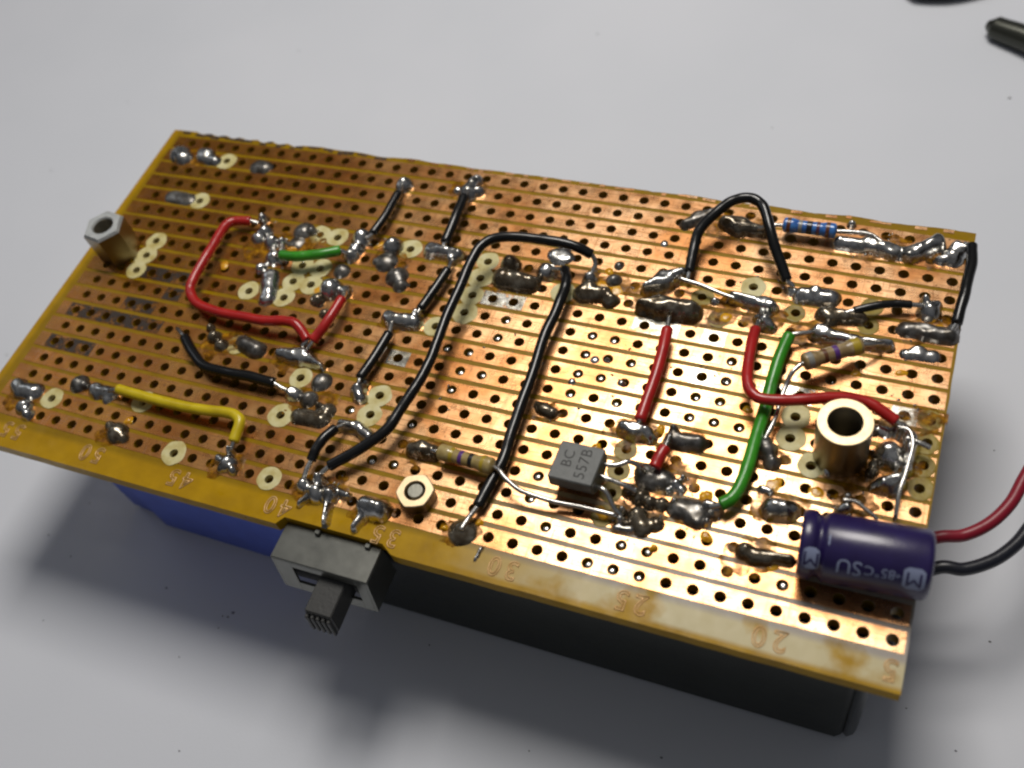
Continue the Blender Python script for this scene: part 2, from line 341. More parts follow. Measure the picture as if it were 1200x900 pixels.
# ------------------------------------------------------------------ stripboard
NU, NV = 41, 19
BT = -1.6
board = empty('stripboard', (0, 0, BT))
tag(board, 'amber copper stripboard covered in solder joints, lying copper side up', 'circuit board')
cuts_pale = [(186, 286), (175, 302), (162, 320), (236, 239), (268, 190), (294, 345), (377, 279.5), (398, 283), (482.5, 297.5), (377.5, 320), (346, 334), (366, 337),
             (335.5, 352.5), (356, 315), (64.5, 469), (170, 474), (207, 534), (354, 446), (331, 490), (447, 467.5), (436, 490.5), (280, 409), (317, 563.75),
             (572.5, 312), (564.5, 330.5), (555.5, 351), (546, 371), (507, 386), (651, 335), (883, 340), (926, 517), (927, 490), (950, 550)]
cuts_olive = [(825, 350), (845, 380), (932, 370), (1027, 352), (1025, 378), (1087.5, 497.5), (1084, 522), (1080, 547), (1075, 575), (736, 530.5), (726, 556), (719, 581), (707, 607)]
cutmap = {}
for q in cuts_pale: cutmap[nearest(*q)] = 'pad_pale'
for q in cuts_olive: cutmap[nearest(*q)] = 'pad_olive'

HR = 0.56
def circ(u, v, r, k, n):      # point k of n on the hole circle, starting at the lower left corner direction
    a = math.radians(-135)+2*math.pi*k/n
    x, y = hole(u, v); return (x+r*math.cos(a), y+r*math.sin(a))
NS = 4                        # subdivisions of each cell side
def lowy(x):                  # lower board edge, with the notch for the switch
    base = -27.05-0.12*math.sin((x+50)/26)+0.05*noise.noise(Vector((x*0.3, 0, 3)))
    if -9.3 < x < 2.6: return -26.25
    if 2.6 <= x < 4.0: return -26.25+(base+26.25)*(x-2.6)/1.4
    return base
def topy(x):
    y = 24.35+0.28*noise.noise(Vector((x*0.22, 7, 0)))+0.10*noise.noise(Vector((x*1.3, 2, 0)))
    if x < -32: y = 24.15+0.30*math.sin((x+48)*2*math.pi/2.5)*(0.6+0.4*noise.noise(Vector((x*.3, 0, 0))))+0.1*noise.noise(Vector((x*2, 2, 0)))
    if x < -50: y = 24.2
    return y
def corner(u, v):             # cell corner grid (u, v are half integers)
    x, y = hole(u, v); 
    if u >= NU-0.5: x = -53.42
    if u <= -0.5: x = 51.25+0.05*noise.noise(Vector((y*0.5, 0, 9)))
    if v <= -0.5: y = lowy(x)
    if v >= NV-0.5: y = topy(x)
    return x, y
def cell_outline(u, v):
    # counter clockwise from lower left; +x is -u
    P = []
    cs = [(u+.5, v-.5), (u-.5, v-.5), (u-.5, v+.5), (u+.5, v+.5)]
    for i in range(4):
        a, c = cs[i], cs[(i+1) % 4]
        for k in range(NS):
            t = k/NS; uu, vv = a[0]+(c[0]-a[0])*t, a[1]+(c[1]-a[1])*t
            P.append(corner(uu, vv))
    return P
b = MB(); N = 4*NS; cache = {}
def vid(x, y, z):
    k = (round(x, 4), round(y, 4), round(z, 4))
    if k not in cache: cache[k] = len(b.V); b.V.append((x, y, z))
    return cache[k]
for u in range(NU):
    for v in range(NV):
        out = cell_outline(u, v); inn = [circ(u, v, HR*1.0, k, N) for k in range(N)]
        for k in range(N):
            k2 = (k+1) % N
            b.F.append((vid(*inn[k], 0), vid(*out[k], 0), vid(*out[k2], 0), vid(*inn[k2], 0)))
            b.F.append((vid(*inn[k2], BT), vid(*out[k2], BT), vid(*out[k], BT), vid(*inn[k], BT)))
            b.F.append((vid(*inn[k2], 0), vid(*inn[k2], BT), vid(*inn[k], BT), vid(*inn[k], 0)))
        for side, cond in ((0, v == 0), (1, u == 0), (2, v == NV-1), (3, u == NU-1)):
            if cond:
                for k in range(side*NS, side*NS+NS):
                    k2 = (k+1) % N
                    b.F.append((vid(*out[k], 0), vid(*out[k], BT), vid(*out[k2], BT), vid(*out[k2], 0)))
b.build('board_base', M['board'], board, origin=(0, 0, BT))

CT = 0.05
HW = 0.99
def strip_cell(mb, u, v, uL, uR, z, hr, hw=HW, skirt=True, z0=0.0):
    """copper in one cell: rectangle uR..uL x +-hw round the hole"""
    def edge(uu, s):
        x, y = hole(uu, v); 
        return x, y+s*hw+0.03*noise.noise(Vector((x*0.9, y*0.9+s, 1)))
    cs = [(uL, -1), (uR, -1), (uR, 1), (uL, 1)]; out = []
    for i in range(4):
        a, c = cs[i], cs[(i+1) % 4]
        for k in range(NS):
            t = k/NS
            if i in (0, 2): out.append(edge(a[0]+(c[0]-a[0])*t, a[1]))
            else:
                p, q = edge(a[0], a[1]), edge(c[0], c[1]); out.append((p[0]+(q[0]-p[0])*t, p[1]+(q[1]-p[1])*t))
    inn = [circ(u, v, hr, k, N) for k in range(N)]
    V = [(*p, z) for p in inn]+[(*p, z) for p in out]; Fc = []
    for k in range(N):
        k2 = (k+1) % N; Fc.append((k, N+k, N+k2, k2))
    if skirt:
        V += [(*p, z0) for p in inn]+[(*p, z0) for p in out]
        for k in range(N):
            k2 = (k+1) % N
            Fc.append((k2, 2*N+k2, 2*N+k, k)); 
            if k//NS in (0, 2) or uL > NU-0.5 and k//NS == 3 or uR <= -0.45 and k//NS == 1: Fc.append((N+k, 3*N+k, 3*N+k2, N+k2))
    mb.add(V, Fc)
for v in range(NV):
    b = MB()
    for u in range(NU): strip_cell(b, u, v, u+(.5 if u < NU-1 else 1.12+0.1*random.random()), u-(.5 if u else 0.44), CT, HR+0.02)
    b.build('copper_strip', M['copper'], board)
for m_, xa, xb, off in (('oxide', -52.6, -19, 0.55), ('copper', -19, 50, 0.42)):   # ragged sliver of the cut-through twentieth strip along the far edge
    b = MB(); x = xa; rs = random.Random(11)
    while x < xb:
        dx = rs.uniform(0.5, 1.3); y1 = topy(x+dx/2)-0.10; y0 = y1-off*rs.uniform(0.5, 1.1)
        if (x+48) % 2.54 > 0.7 and (m_ == 'oxide' or rs.random() < 0.55):
            b.add([(x, y0, CT), (x+dx, y0+rs.uniform(-.1, .1), CT), (x+dx, y1, CT), (x, y1-.05, CT), (x, y0, 0), (x+dx, y0, 0), (x+dx, y1, 0), (x, y1, 0)], [(0, 1, 2, 3), (0, 4, 5, 1), (2, 6, 7, 3), (1, 5, 6, 2), (3, 7, 4, 0)])
        x += dx
    o = b.build('copper_sliver', M[m_], board); o['kind'] = 'stuff'
i = 0
for (u, v), mn in cutmap.items():
    x, y = hole(u, v); i += 1
    r1 = random.uniform(1.34, 1.52) if mn == 'pad_pale' else random.uniform(1.12, 1.26); jz = 0.0018*(i % 13); ox, oy = random.uniform(-.1, .1), random.uniform(-.1, .1)
    V = []; Fc = []; n = 28
    for rr, zz in ((r1, 0.052), (r1-0.08, 0.066), (0.95, 0.06), (0.5, 0.05), (0.5, -0.6)):
        for k in range(n):
            a = 2*math.pi*k/n; q = rr*(1+0.10*noise.noise(Vector((x+math.cos(a)*1.5, y+math.sin(a)*1.5, 0)))) if rr > 0.6 else rr
            f = 1 if rr > .6 else 0
            V.append((min(51.1, x+ox*f+q*math.cos(a)), y+oy*f+q*math.sin(a), zz+(jz if rr > 0.6 else jz*0.3)))
    for j in range(4):
        for k in range(n): k2 = (k+1) % n; Fc.append((j*n+k, j*n+k2, (j+1)*n+k2, (j+1)*n+k))
    build('drilled_pad', V, Fc, M[mn], board, smooth=True, angle=40)

def cells(mn, name, v, us, dz=0.012, hw=HW-0.03):
    b = MB()
    for u in us:
        if (u, v) in cutmap: continue
        strip_cell(b, u, v, u+.5, u-.5, CT+dz, HR+0.03, hw, skirt=False)
    if b.V: o = b.build(name, M[mn], board)
def cells_px(mn, name, p0, p1, dz=0.012):
    u0, v = nearest(*p0); u1, _ = nearest(*p1); cells(mn, name, v, range(min(u0, u1), max(u0, u1)+1), dz)
cells_px('tin', 'tinned_patch', (578, 351), (601, 355))
cells_px('tin', 'tinned_patch', (466, 420), (466, 420))
cells_px('tin', 'tinned_patch', (823, 441), (823, 441))
cells_px('tin', 'tinned_patch', (755, 382), (776, 386))
cells_px('tin', 'tinned_patch', (838, 396), (838, 396))
cells_px('tin', 'tinned_patch', (1060, 488), (1060, 488))
cells_px('tin', 'tinned_patch', (920, 463), (945, 466))
cells_px('oxide_patch', 'oxidised_patch', (88, 362), (173, 380))
cells_px('oxide_patch', 'oxidised_patch', (64, 397), (100, 405))
cells_px('oxide_patch', 'oxidised_patch', (155, 354), (173, 358))
cells_px('oxide_patch', 'oxidised_patch', (179, 321), (205, 326))
cells_px('oxide_patch', 'oxidised_patch', (205, 340), (205, 340))

# raised copper numbers along the lower margin (read upside down from here)
def outline_glyph(ch, size, r):
    cu = bpy.data.curves.new('glyph', 'FONT'); cu.body = ch; cu.size = size; cu.align_x = 'CENTER'; cu.align_y = 'CENTER'
    cu.fill_mode = 'NONE'; cu.bevel_depth = r; cu.bevel_resolution = 1; cu.resolution_u = 4
    ob = bpy.data.objects.new('glyph', cu); C.objects.link(ob); bpy.context.view_layer.update()
    me = bpy.data.meshes.new_from_object(ob); bpy.data.objects.remove(ob); bpy.data.curves.remove(cu)
    V = [tuple(v.co) for v in me.vertices]; Fc = [tuple(p.vertices) for p in me.polygons]; bpy.data.meshes.remove(me); return V, Fc
for num, u in (('20', 4), ('25', 9), ('30', 14), ('35', 19), ('40', 24), ('45', 29), ('50', 34), ('55', 39), ('15', -0.45)):
    for k, ch in enumerate(num):
        V, Fc = outline_glyph(ch, 2.75, 0.075)
        x, y = hole(u, 0); x -= (-0.88, 0.88)[k]
        if x > 51.0: continue
        build('digit', [(x-a*0.92, y-2.55-c, 0.03+d*0.8) for a, c, d in V], Fc, M['digit'], board, smooth=True)

# ------------------------------------------------------------------ solder joints
def blob(segs, mn='solder', res=0.11, seed=None, name='solder_joint', lump=0.07, base=0.0, p=2.4):
    """segs: (x1, y1, x2, y2, r1, r2, h) in picture pixels, h in mm"""
    seed = random.random()*100 if seed is None else seed
    W = []
    for s in segs:
        if len(s) == 4: s = (s[0], s[1], s[0], s[1], s[2], s[2], s[3])
        x1, y1, x2, y2, r1, r2, h = s
        a, c = at(x1, y1, h*0.45+base), at(x2, y2, h*0.45+base)
        W.append((a.x, a.y, c.x, c.y, r1*mmpp(a)*1.20, r2*mmpp(c)*1.20, h))
    x0 = min(min(s[0], s[2])-max(s[4], s[5]) for s in W)-.3; x1 = max(max(s[0], s[2])+max(s[4], s[5]) for s in W)+.3
    y0 = min(min(s[1], s[3])-max(s[4], s[5]) for s in W)-.3; y1 = max(max(s[1], s[3])+max(s[4], s[5]) for s in W)+.3
    nx = int((x1-x0)/res)+1; ny = int((y1-y0)/res)+1
    H = {}
    for i in range(nx+1):
        for j in range(ny+1):
            x = x0+i*res; y = y0+j*res
            wx = x+lump*1.6*noise.noise(Vector((x*0.9, y*0.9, seed))); wy = y+lump*1.6*noise.noise(Vector((x*0.9, y*0.9, seed+20)))
            keep = 1.0; hs_ = 0; qs_ = 0
            for ax, ay, cx, cy, r1, r2, h in W:
                dx, dy = cx-ax, cy-ay; L2 = dx*dx+dy*dy
                t = 0 if L2 < 1e-9 else max(0, min(1, ((wx-ax)*dx+(wy-ay)*dy)/L2))
                d = math.hypot(wx-ax-dx*t, wy-ay-dy*t); r = r1+(r2-r1)*t
                if d < r:
                    q = 1-(d/r)**2; keep *= 1-q; hs_ += q*q*h; qs_ += q*q
            fq = 1-keep; z = 0.92*hs_/qs_*(0.5*fq+0.5*fq**0.5) if qs_ > 1e-9 else 0
            if z > 0.02: z *= 1+lump*noise.noise(Vector((x*1.3, y*1.3, seed+5)))
            H[i, j] = z
    V = []; ids = {}; Fc = []
    def g(i, j):
        if (i, j) not in ids:
            z = H[i, j]; ids[i, j] = len(V); V.append((x0+i*res, y0+j*res, z+base if z > 0.0 else -0.04+base))
        return ids[i, j]
    for i in range(nx):
        for j in range(ny):
            if max(H[i, j], H[i+1, j], H[i, j+1], H[i+1, j+1]) > 0: Fc.append((g(i, j), g(i+1, j), g(i+1, j+1), g(i, j+1)))
    return build(name, V, Fc, M[mn], board, smooth=True)
J = [
 ('solder', [(209, 178, 11, 1.2), (214, 183, 9, 1.3), (239, 180, 10, 1.4), (239, 183, 252, 187, 8, 6, .9)]),
 ('solder_dull', [(302, 194, 309, 195, 9, 8, .7)]),
 ('solder_dull', [(201, 229, 220, 233, 8, 8, .45)]),
 ('solder', [(308, 255, 6, 1.5), (310, 270, 8, 1.3), (302, 277, 8, .9)]),
 ('solder', [(318, 282, 9, 1.5), (331, 283, 6, 1.4), (320, 300, 10, 1.3), (331, 297, 6, 1.8), (305, 312, 6, .8)]),
 ('solder_dull', [(355, 269, 11, .9), (347, 284, 9, .5), (365, 270, 5, 1.0)]),
 ('solder', [(315, 322, 313, 347, 10, 9, 1.0), (310, 350, 8, .8)]),
 ('solder', [(424, 276, 11, 1.7), (417, 290, 9, 1.3), (411, 298, 8, 1.4)]),
 ('solder_dull', [(400, 316, 9, .9)]),
 ('solder', [(386, 336, 13, 1.9), (405, 342, 6, 1.2), (404, 340, 8, 1.0)]),
 ('solder_flux', [(372, 349, 9, 1.0), (380, 366, 6, .7)]),
 ('solder', [(459, 286, 11, 1.7)]),
 ('solder_dull', [(452, 305, 12, 1.0), (464, 322, 12, 1.2), (469, 333, 8, .9), (455, 300, 440, 306, 6, 4, .6)]),
 ('solder', [(473, 214, 9, 1.5), (468, 220, 5, 1.1)]),
 ('solder', [(558, 210, 7, 1.2), (548, 223, 11, 1.6), (561, 223, 6, 1.1), (536, 222, 5, .7), (553, 215, 7, 1.5)]),
 ('solder', [(507, 291, 537, 297, 9, 7, 1.5), (529, 303, 6, 1.2), (505, 293, 9, 1.2)]),
 ('solder_flux', [(597.5, 307, 11, 1.9)]),
 ('solder_flux', [(590, 323, 620, 330, 13, 11, 1.7)]),
 ('solder', [(640, 316, 11, 1.6)]),
 ('solder', [(657, 299, 12, .45), (650, 297, 664, 301, 8, 8, .5)]),
 ('solder', [(691, 325, 9, 1.7), (697, 317, 5, 1.3)]),
 ('solder_flux', [(683, 341, 708, 343, 11, 9, 1.5), (715, 350, 9, 1.3), (690, 336, 10, 1.6)]),
 ('solder_dull', [(719, 327, 8, 1.0), (725, 311, 5, .6)]),
 ('solder', [(757, 337, 778, 328, 6, 12, 1.9), (778, 328, 800, 319, 12, 7, 1.8)]),
 ('solder_flux', [(750, 358, 775, 358, 6, 13, 2.2), (775, 358, 808, 362, 14, 13, 2.2)]),
 ('solder_dull', [(804, 261, 838, 247, 7, 6, 1.0), (820, 253, 10, 1.0)]),
 ('solder_flux', [(850, 259, 866, 263, 8, 12, 1.5), (866, 263, 892, 270, 12, 6, 1.3)]),
 ('solder', [(985, 283, 1020, 287, 9, 9, 1.2), (1020, 284, 1045, 293, 10, 9, 1.5), (1045, 294, 1067, 296, 9, 9, 1.1), (1067, 296, 1098, 284, 9, 10, 1.7), (1100, 281, 8, 1.5)]),
 ('solder', [(1117, 299, 12, 1.3), (1122, 290, 1130, 293, 9, 7, 1.6), (1104, 303, 7, .9)]),
 ('solder', [(940, 344, 973, 347, 10, 11, 1.2), (955, 341, 7, 1.7), (928, 340, 6, .9)]),
 ('solder', [(859, 347, 903, 358, 7, 9, 1.5), (897, 356, 10, 1.4), (838, 352, 5, .7)]),
 ('solder', [(896, 376, 10, 1.7), (903, 382, 7, 1.2), (888, 372, 6, 1.0)]),
 ('solder_flux', [(967, 366, 1010, 372, 10, 8, 1.3), (975, 371, 10, 1.2)]),
 ('solder', [(960, 388, 11, 1.6), (965, 390, 1000, 400, 10, 8, 1.5), (1000, 400, 1042, 403, 8, 6, 1.4)]),
 ('solder', [(1090, 362, 12, 1.6), (1084, 352, 6, 1.8), (1098, 357, 6, 1.2)]),
 ('solder_dull', [(1063, 384, 1085, 386, 10, 10, 1.0), (1085, 388, 1113, 392, 10, 10, 1.3), (1118, 384, 6, 1.4)]),
 ('solder', [(1062, 414, 1093, 416, 7, 8, .6), (1076, 411, 9, .9)]),
 ('solder_flux', [(250, 393, 8, 1.2), (258, 403, 8, 1.0), (246, 383, 5, .9)]),
 ('solder_dull', [(283, 398, 7, .9), (287, 402, 300, 408, 9, 10, 1.3)]),
 ('solder', [(328, 414, 352, 416, 7, 11, 1.5), (355, 416, 377, 429, 10, 3.5, 1.3)]),
 ('solder_dull', [(376, 446, 11, .9)]),
 ('solder', [(341, 459, 8, 1.3), (346, 461, 8, 1.1)]),
 ('solder_dull', [(361, 466, 10, 1.1)]),
 ('solder_flux', [(350, 486, 375, 490, 10, 10, 1.0), (383, 480, 9, .8), (374, 475, 5, 1.3)]),
 ('solder', [(400, 497, 420, 500, 7, 7, 1.4), (420, 501, 432, 511, 7, 8, 1.2)]),
 ('solder', [(455, 371, 9, 1.4), (458, 373, 484, 375, 9, 10, 1.5), (489, 367, 6, 1.5)]),
 ('solder', [(419, 455, 9, 1.6), (421, 464, 8, 1.2), (427, 449, 5, 1.0)]),
 ('solder', [(20, 450, 9, 1.3), (24, 455, 38, 457, 10, 10, 1.2)]),
 ('solder', [(26, 475, 9, 1.3), (31, 484, 7, 1.1)]),
 ('solder_dull', [(91, 448, 10, 1.1), (99, 450, 5, .9)]),
 ('solder', [(111, 455, 8, 1.1), (115, 457, 130, 459, 9, 7, 1.1), (125, 466, 6, .7)]),
 ('solder_flux', [(135, 505, 12, 1.2), (128, 498, 6, 1.0), (143, 512, 6, .8)]),
 ('solder', [(265, 541, 10, 1.2), (269, 527, 5, 1.6), (256, 537, 6, 1.0), (272, 550, 6, 1.0), (258, 548, 5, .7)]),
 ('solder', [(355, 567, 9, 1.4), (373, 560, 8, 1.8), (370, 575, 12, 1.5), (386, 578, 9, 1.8), (388, 572, 407, 580, 6, 4, 1.0), (384, 588, 380, 612, 5.5, 4.5, 1.2), (360, 582, 350, 590, 5, 3, .8)]),
 ('solder', [(428, 591, 444, 595, 12, 12, 2.1), (423, 605, 415, 617, 6, 5, 1.1)]),
 ('solder_flux', [(484, 525, 507, 529, 9, 9, 1.6), (495, 524, 9, 1.7)]),
 ('solder_flux', [(541, 622, 15, .9), (541, 618, 8, 1.2)]),
 ('solder_flux', [(636, 477, 646, 483, 8, 7, .8), (630, 474, 5, .6)]),
 ('solder', [(731, 500, 757, 506, 9, 9, 1.7), (743, 504, 11, 1.6), (762, 512, 7, 1.1)]),
 ('solder_dull', [(788, 513, 9, 1.5), (795, 515, 818, 517, 10, 10, 1.3), (790, 503, 6, 1.7)]),
 ('solder_dull', [(762, 557, 16, 1.2), (778, 561, 12, 1.0), (752, 550, 8, 1.1)]),
 ('solder', [(792, 567, 7, 1.0), (798, 573, 6, .7), (783, 574, 5, .8), (800, 560, 4, .9)]),
 ('solder_flux', [(737, 573, 8, 1.4), (750, 580, 10, 1.3), (762, 588, 8, 1.2), (775, 590, 8, .9)]),
 ('solder', [(729, 598, 5, 1.5), (727, 608, 6, 1.3), (745, 577, 4, 1.8), (722, 618, 740, 620, 5, 5, .7)]),
 ('solder_flux', [(747, 603, 11, 1.2), (752, 615, 12, .9), (768, 613, 9, .8), (735, 614, 7, .9)]),
 ('solder_dull', [(795, 594, 820, 598, 12, 13, 1.0), (818, 610, 8, .9), (812, 604, 12, 1.0)]),
 ('solder', [(828, 592, 839, 596, 8, 8, 1.5), (828, 611, 5, 1.1), (790, 588, 5, 1.2)]),
 ('solder', [(905, 594, 922, 596, 13, 12, 2.0), (930, 596, 9, 1.3), (893, 572, 902, 576, 5, 5, .6)]),
 ('solder_flux', [(873, 644, 10, 1.4), (884, 650, 900, 652, 10, 9, 1.2), (906, 652, 925, 655, 7, 7, 1.3)]),
 ('solder_dull', [(899, 526, 11, 1.5), (896, 517, 7, 1.7), (905, 540, 9, 1.1)]),
 ('solder', [(1042, 529, 15, 2.2), (1050, 540, 10, 1.6), (1028, 535, 6, 1.0)]),
 ('solder', [(1060, 505, 10, 1.7), (1068, 518, 1062, 548, 10, 8, 1.8), (1054, 500, 7, 1.4), (1066, 512, 8, 1.9)]),
 ('solder', [(1034, 566, 1053, 563, 9, 10, 1.9), (1025, 570, 6, 1.0), (1046, 572, 9, 1.3)]),
 ('solder', [(969, 553, 5, .8)]),
 ('solder_flux', [(1022, 552, 7, 1.0), (1025, 542, 6, 1.2)]),
 ('solder', [(993, 582, 6, 1.3), (992, 594, 8, 1.3), (985, 598, 6, .9)]),
 ('solder', [(1037, 505, 8, .5), (1030, 503, 6, .6)]),
 ('solder', [(697, 421, 5, .25)]), ('solder', [(670, 446, 4, .3)]), ('solder', [(728, 448, 4, .4)]),
 ('solder', [(565, 645, 761, 700, .1, .1, .01)]) if False else ('solder', [(564, 643, 556, 655, 3, 1.5, .4)]),
 ('solder', [(779, 285, 4, .25)]), ('solder', [(1004, 470, 1, .1)]) if False else ('solder', [(998, 262, 5, .9)]),
]
for mn, segs in J: blob(segs, mn)
for q in [(698, 523, 5, .3), (775, 502, 5, .35), (767, 641, 4.5, .6), (830, 580, 6, .3), (824, 582, 6, .25), (828, 628, 6, .25), (706, 335, 8, .25), (722, 340, 9, .2), (714, 318, 5, .35),
          (905, 568, 9, .12), (958, 577, 8, .15), (1002, 437, 5, .2), (1056, 436, 5, .25), (560, 611, 4, .4), (521, 618, 4, .5), (448, 285, 440, 290, 3, 2, .3), (350, 272, 6, .3), (375, 340, 6, .2),
          (905, 660, 8, .2), (895, 705, 1, .1), (877, 480, 5, .2), (842, 342, 7, .2), (850, 372, 6, .25), (1100, 385, 6, .3), (705, 600, 7, .15), (343, 290, 5, .4), (150, 492, 5, .3), (262, 310, 5, .2)]:
    blob([q], 'flux', name='flux_residue', lump=0.2)

for x, y, r in [(765, 343, 30), (718, 328, 20), (900, 372, 26), (958, 388, 32), (1088, 386, 30), (780, 560, 36), (745, 602, 32), (818, 602, 26), (912, 590, 30), (1045, 545, 30), (1010, 560, 24), (1000, 592, 26),
                (880, 650, 32), (603, 325, 27), (350, 285, 28), (318, 288, 30), (458, 305, 22), (375, 572, 30), (438, 598, 24), (541, 622, 22), (498, 528, 26), (742, 506, 28), (802, 518, 26), (1030, 288, 30),
                (1108, 298, 26), (862, 264, 30), (366, 470, 28), (265, 402, 26), (903, 535, 20), (641, 482, 18), (1070, 495, 32), (130, 508, 18), (268, 545, 20), (345, 418, 24), (548, 220, 20), (835, 365, 30), (470, 375, 22), (700, 342, 26), (28, 465, 22), (230, 182, 22)]:
    blob([(x-r*.5, y+r*.1, x+r*.5, y-r*.1+3, r*.62, r*.55, .15)], 'flux_film', res=0.2, name='flux_stain', lump=0.45)
# fine solder splashes
b = MB(); rs = random.Random(5)
for cx, cy, sp_, n_ in [(780, 570, 38, 26), (745, 605, 30, 20), (905, 360, 60, 20), (1040, 545, 40, 26), (1000, 470, 60, 10), (1060, 480, 28, 16), (830, 440, 40, 16), (760, 345, 40, 12), (600, 335, 30, 10), (350, 300, 45, 22), (385, 570, 28, 14), (450, 300, 30, 10), (820, 600, 30, 16), (1080, 395, 35, 12), (1020, 285, 60, 14), (725, 430, 50, 10), (600, 450, 120, 14), (970, 590, 50, 14)]:
    for _ in range(n_):
        p = at(cx+rs.gauss(0, sp_*.5), cy+rs.gauss(0, sp_*.4), 0.05); r = rs.uniform(0.05, 0.17)
        if not (-52 < p.x < 50.5 and -26 < p.y < 23.5): continue
        V, Fc = lathe((p.x, p.y, 0.02), (0, 0, 1), (1, 0, 0), [(r, 0), (r*.95, r*.5), (r*.6, r*.95), (.005, r*1.1)], 8, lambda q, t_, k=rs.random()*9: q*(1+.35*math.sin(2*t_+k)))
        b.add(V, Fc)
o = b.build('solder_splashes', M['solder'], board, smooth=True); o['kind'] = 'stuff'

# metal stubs added in the holes for their glints
tips = [(583.75, 397), (525, 409), (550, 413.5), (539, 435.7), (565, 440.7), (529, 457.7), (483, 498), (695, 394.5), (686, 416.7), (677.5, 439), (669, 462), (596, 376),
        (694.5, 394), (721, 399), (712.5, 422), (739, 427.5), (704, 444.5), (723, 473), (858, 425), (851, 448), (815, 465.7), (844.5, 472), (874, 477), (808, 490.7), (837, 497), (866.7, 502.5),
        (436, 538), (461, 546), (410, 480), (631, 559.5), (622, 585), (640, 618.7), (728, 640.7), (759, 648), (689, 661), (719, 668.5), (749.5, 676), (917, 686)]
done = set()
for q in tips:
    c = nearest(*q)
    if c in done or c in cutmap: continue
    done.add(c); x, y = hole(*c)
    a = random.uniform(0, 6.28); V, Fc = lathe((x+0.1*math.cos(a), y+0.1*math.sin(a), -0.75), (0.15*math.cos(a), 0.15*math.sin(a), 1), (1, 0, 0), [(0.40, -0.6), (0.40, 0.45), (0.34, 0.58), (0.2, 0.64), (0.02, 0.66)], 14)
    build('glint_stub', V, Fc, M['wire'], board, smooth=True)

# ------------------------------------------------------------------ wires
def wire(label, group, pts, r, mn, b0=None, b1=None, rb=0.27, name='jumper_wire', cat='wire', n=10, rough=0.05):
    P = [at(x, y, h) for x, y, h in pts]
    root = empty(name, P[0]); tag(root, label, cat, group)
    V, Fc = tube(spline(P, n), r, 16, rough, seed=pts[0][0]); build('insulation', V, Fc, M[mn], root, smooth=True, angle=50)
    for bp, end in ((b0, 0), (b1, -1)):
        if bp:
            Q = [P[end]+(P[1]-P[0] if end == 0 else P[-2]-P[-1]).normalized()*0.5, P[end]]+[at(*q) for q in bp]
            V, Fc = tube(spline(Q, 6), rb, 10); build('bare_end', V, Fc, M['wire'], root, smooth=True, angle=50)
    return root
G = 'insulated jumper wires soldered across the strips'
wire('red wire bent in a large C shape on the left half of the board', G, [(293, 259, 1.2), (275, 259, 1.5), (264, 265, 1.7), (252, 284, 1.9), (239, 305, 2.0), (227, 327, 1.8), (223, 341, 1.6), (232, 356, 1.4), (258, 366, 1.5), (285, 371, 1.6), (312, 376, 1.8), (335, 376, 2.0), (348, 381, 1.9), (360, 398, 1.2)], 0.60, 'red', [(303, 262, .9)], [(354, 406, .8)])
wire('short straight red wire slanting beside the big C-shaped red wire', G, [(401, 350, 1.9), (385, 375, 1.9), (367, 399, 1.2)], 0.60, 'red', [(405, 341, 1.2)], [(361, 408, .8)])
wire('short green wire crossing pale drilled holes on the left half', G, [(330, 299, 1.7), (345, 300.5, 2.0), (360, 299.5, 2.0), (380, 297, 1.9), (398, 293.5, 1.6)], 0.62, 'green', [(324, 299, 1.2)], [(408, 297, 1.0)])
wire('black wire curving down to the right above the yellow wire', G, [(217, 396, 1.0), (227, 415, 1.3), (240, 429, 1.4), (265, 436, 1.4), (292, 441, 1.5), (321, 449, 1.3)], 0.62, 'black', [(213, 391, .9), (208, 385, .4)], [(331, 455, .9), (341, 459, .7)])
wire('yellow wire with a hooked right end on the left lower strips', G, [(139, 456, 1.3), (162, 463, 1.3), (200, 473, 1.4), (237, 480, 1.6), (262, 483, 1.7), (276, 487, 1.7), (281, 496, 1.6), (274, 517, 1.2)], 0.62, 'yellow', [(128, 458, .9)], [(271, 527, .8)])
wire('short black wire running down from the lone joint near the far edge', G, [(467, 226, 1.3), (452, 252, 1.3), (437, 274, 1.2)], 0.55, 'black', [(471, 217, 1.0)], [(430, 280, .9)])
wire('thick short black wire below the silver joint at the middle far edge', G, [(544, 230, 1.6), (533, 257, 1.6), (522, 284, 1.2)], 0.62, 'black', [(548, 223, 1.2)], [(517, 292, .9)])
wire('short black wire in the middle of the chain of three slanting black wires', G, [(525, 316, 1.3), (510, 338, 1.2), (493, 362, 1.0)], 0.58, 'black', [(530, 305, .9)], [(488, 369, .9)])
wire('lowest black wire in the chain of three slanting black wires', G, [(456, 391, 1.2), (440, 417, 1.2), (422, 443, 1.1)], 0.60, 'black', [(459, 378, .9)], [(420, 453, .9)])
wire('longest black wire, arching from the switch joint up over the centre', G, [(386, 546, 1.4), (408, 534, 1.8), (437, 516, 2.2), (457, 499, 2.4), (471, 477, 2.6), (488, 452, 2.8), (501, 429, 3.0), (511, 404, 3.0), (523, 372, 3.2), (540, 334, 3.4), (552, 306, 3.6), (563, 289, 3.7), (580, 279, 3.8), (612, 278, 3.8), (650, 283, 3.6), (675, 289, 3.2), (693, 298, 2.4)], 0.58, 'black', [(375, 556, 1.0)], [(698, 308, 1.6), (694, 320, 1.0)])
wire('long straight black wire right of the long arching one, passing by the tan resistor', G, [(662, 316, 1.4), (664, 327, 1.9), (661, 341, 2.0), (650, 368, 2.0), (637, 397, 1.9), (625, 436, 1.8), (612, 471, 1.7), (600, 505, 1.4), (589, 540, 1.1), (575, 566, 1.0), (560, 593, 1.0)], 0.60, 'black', [(646, 315, 1.1)], [(550, 606, .9), (540, 621, .9)])
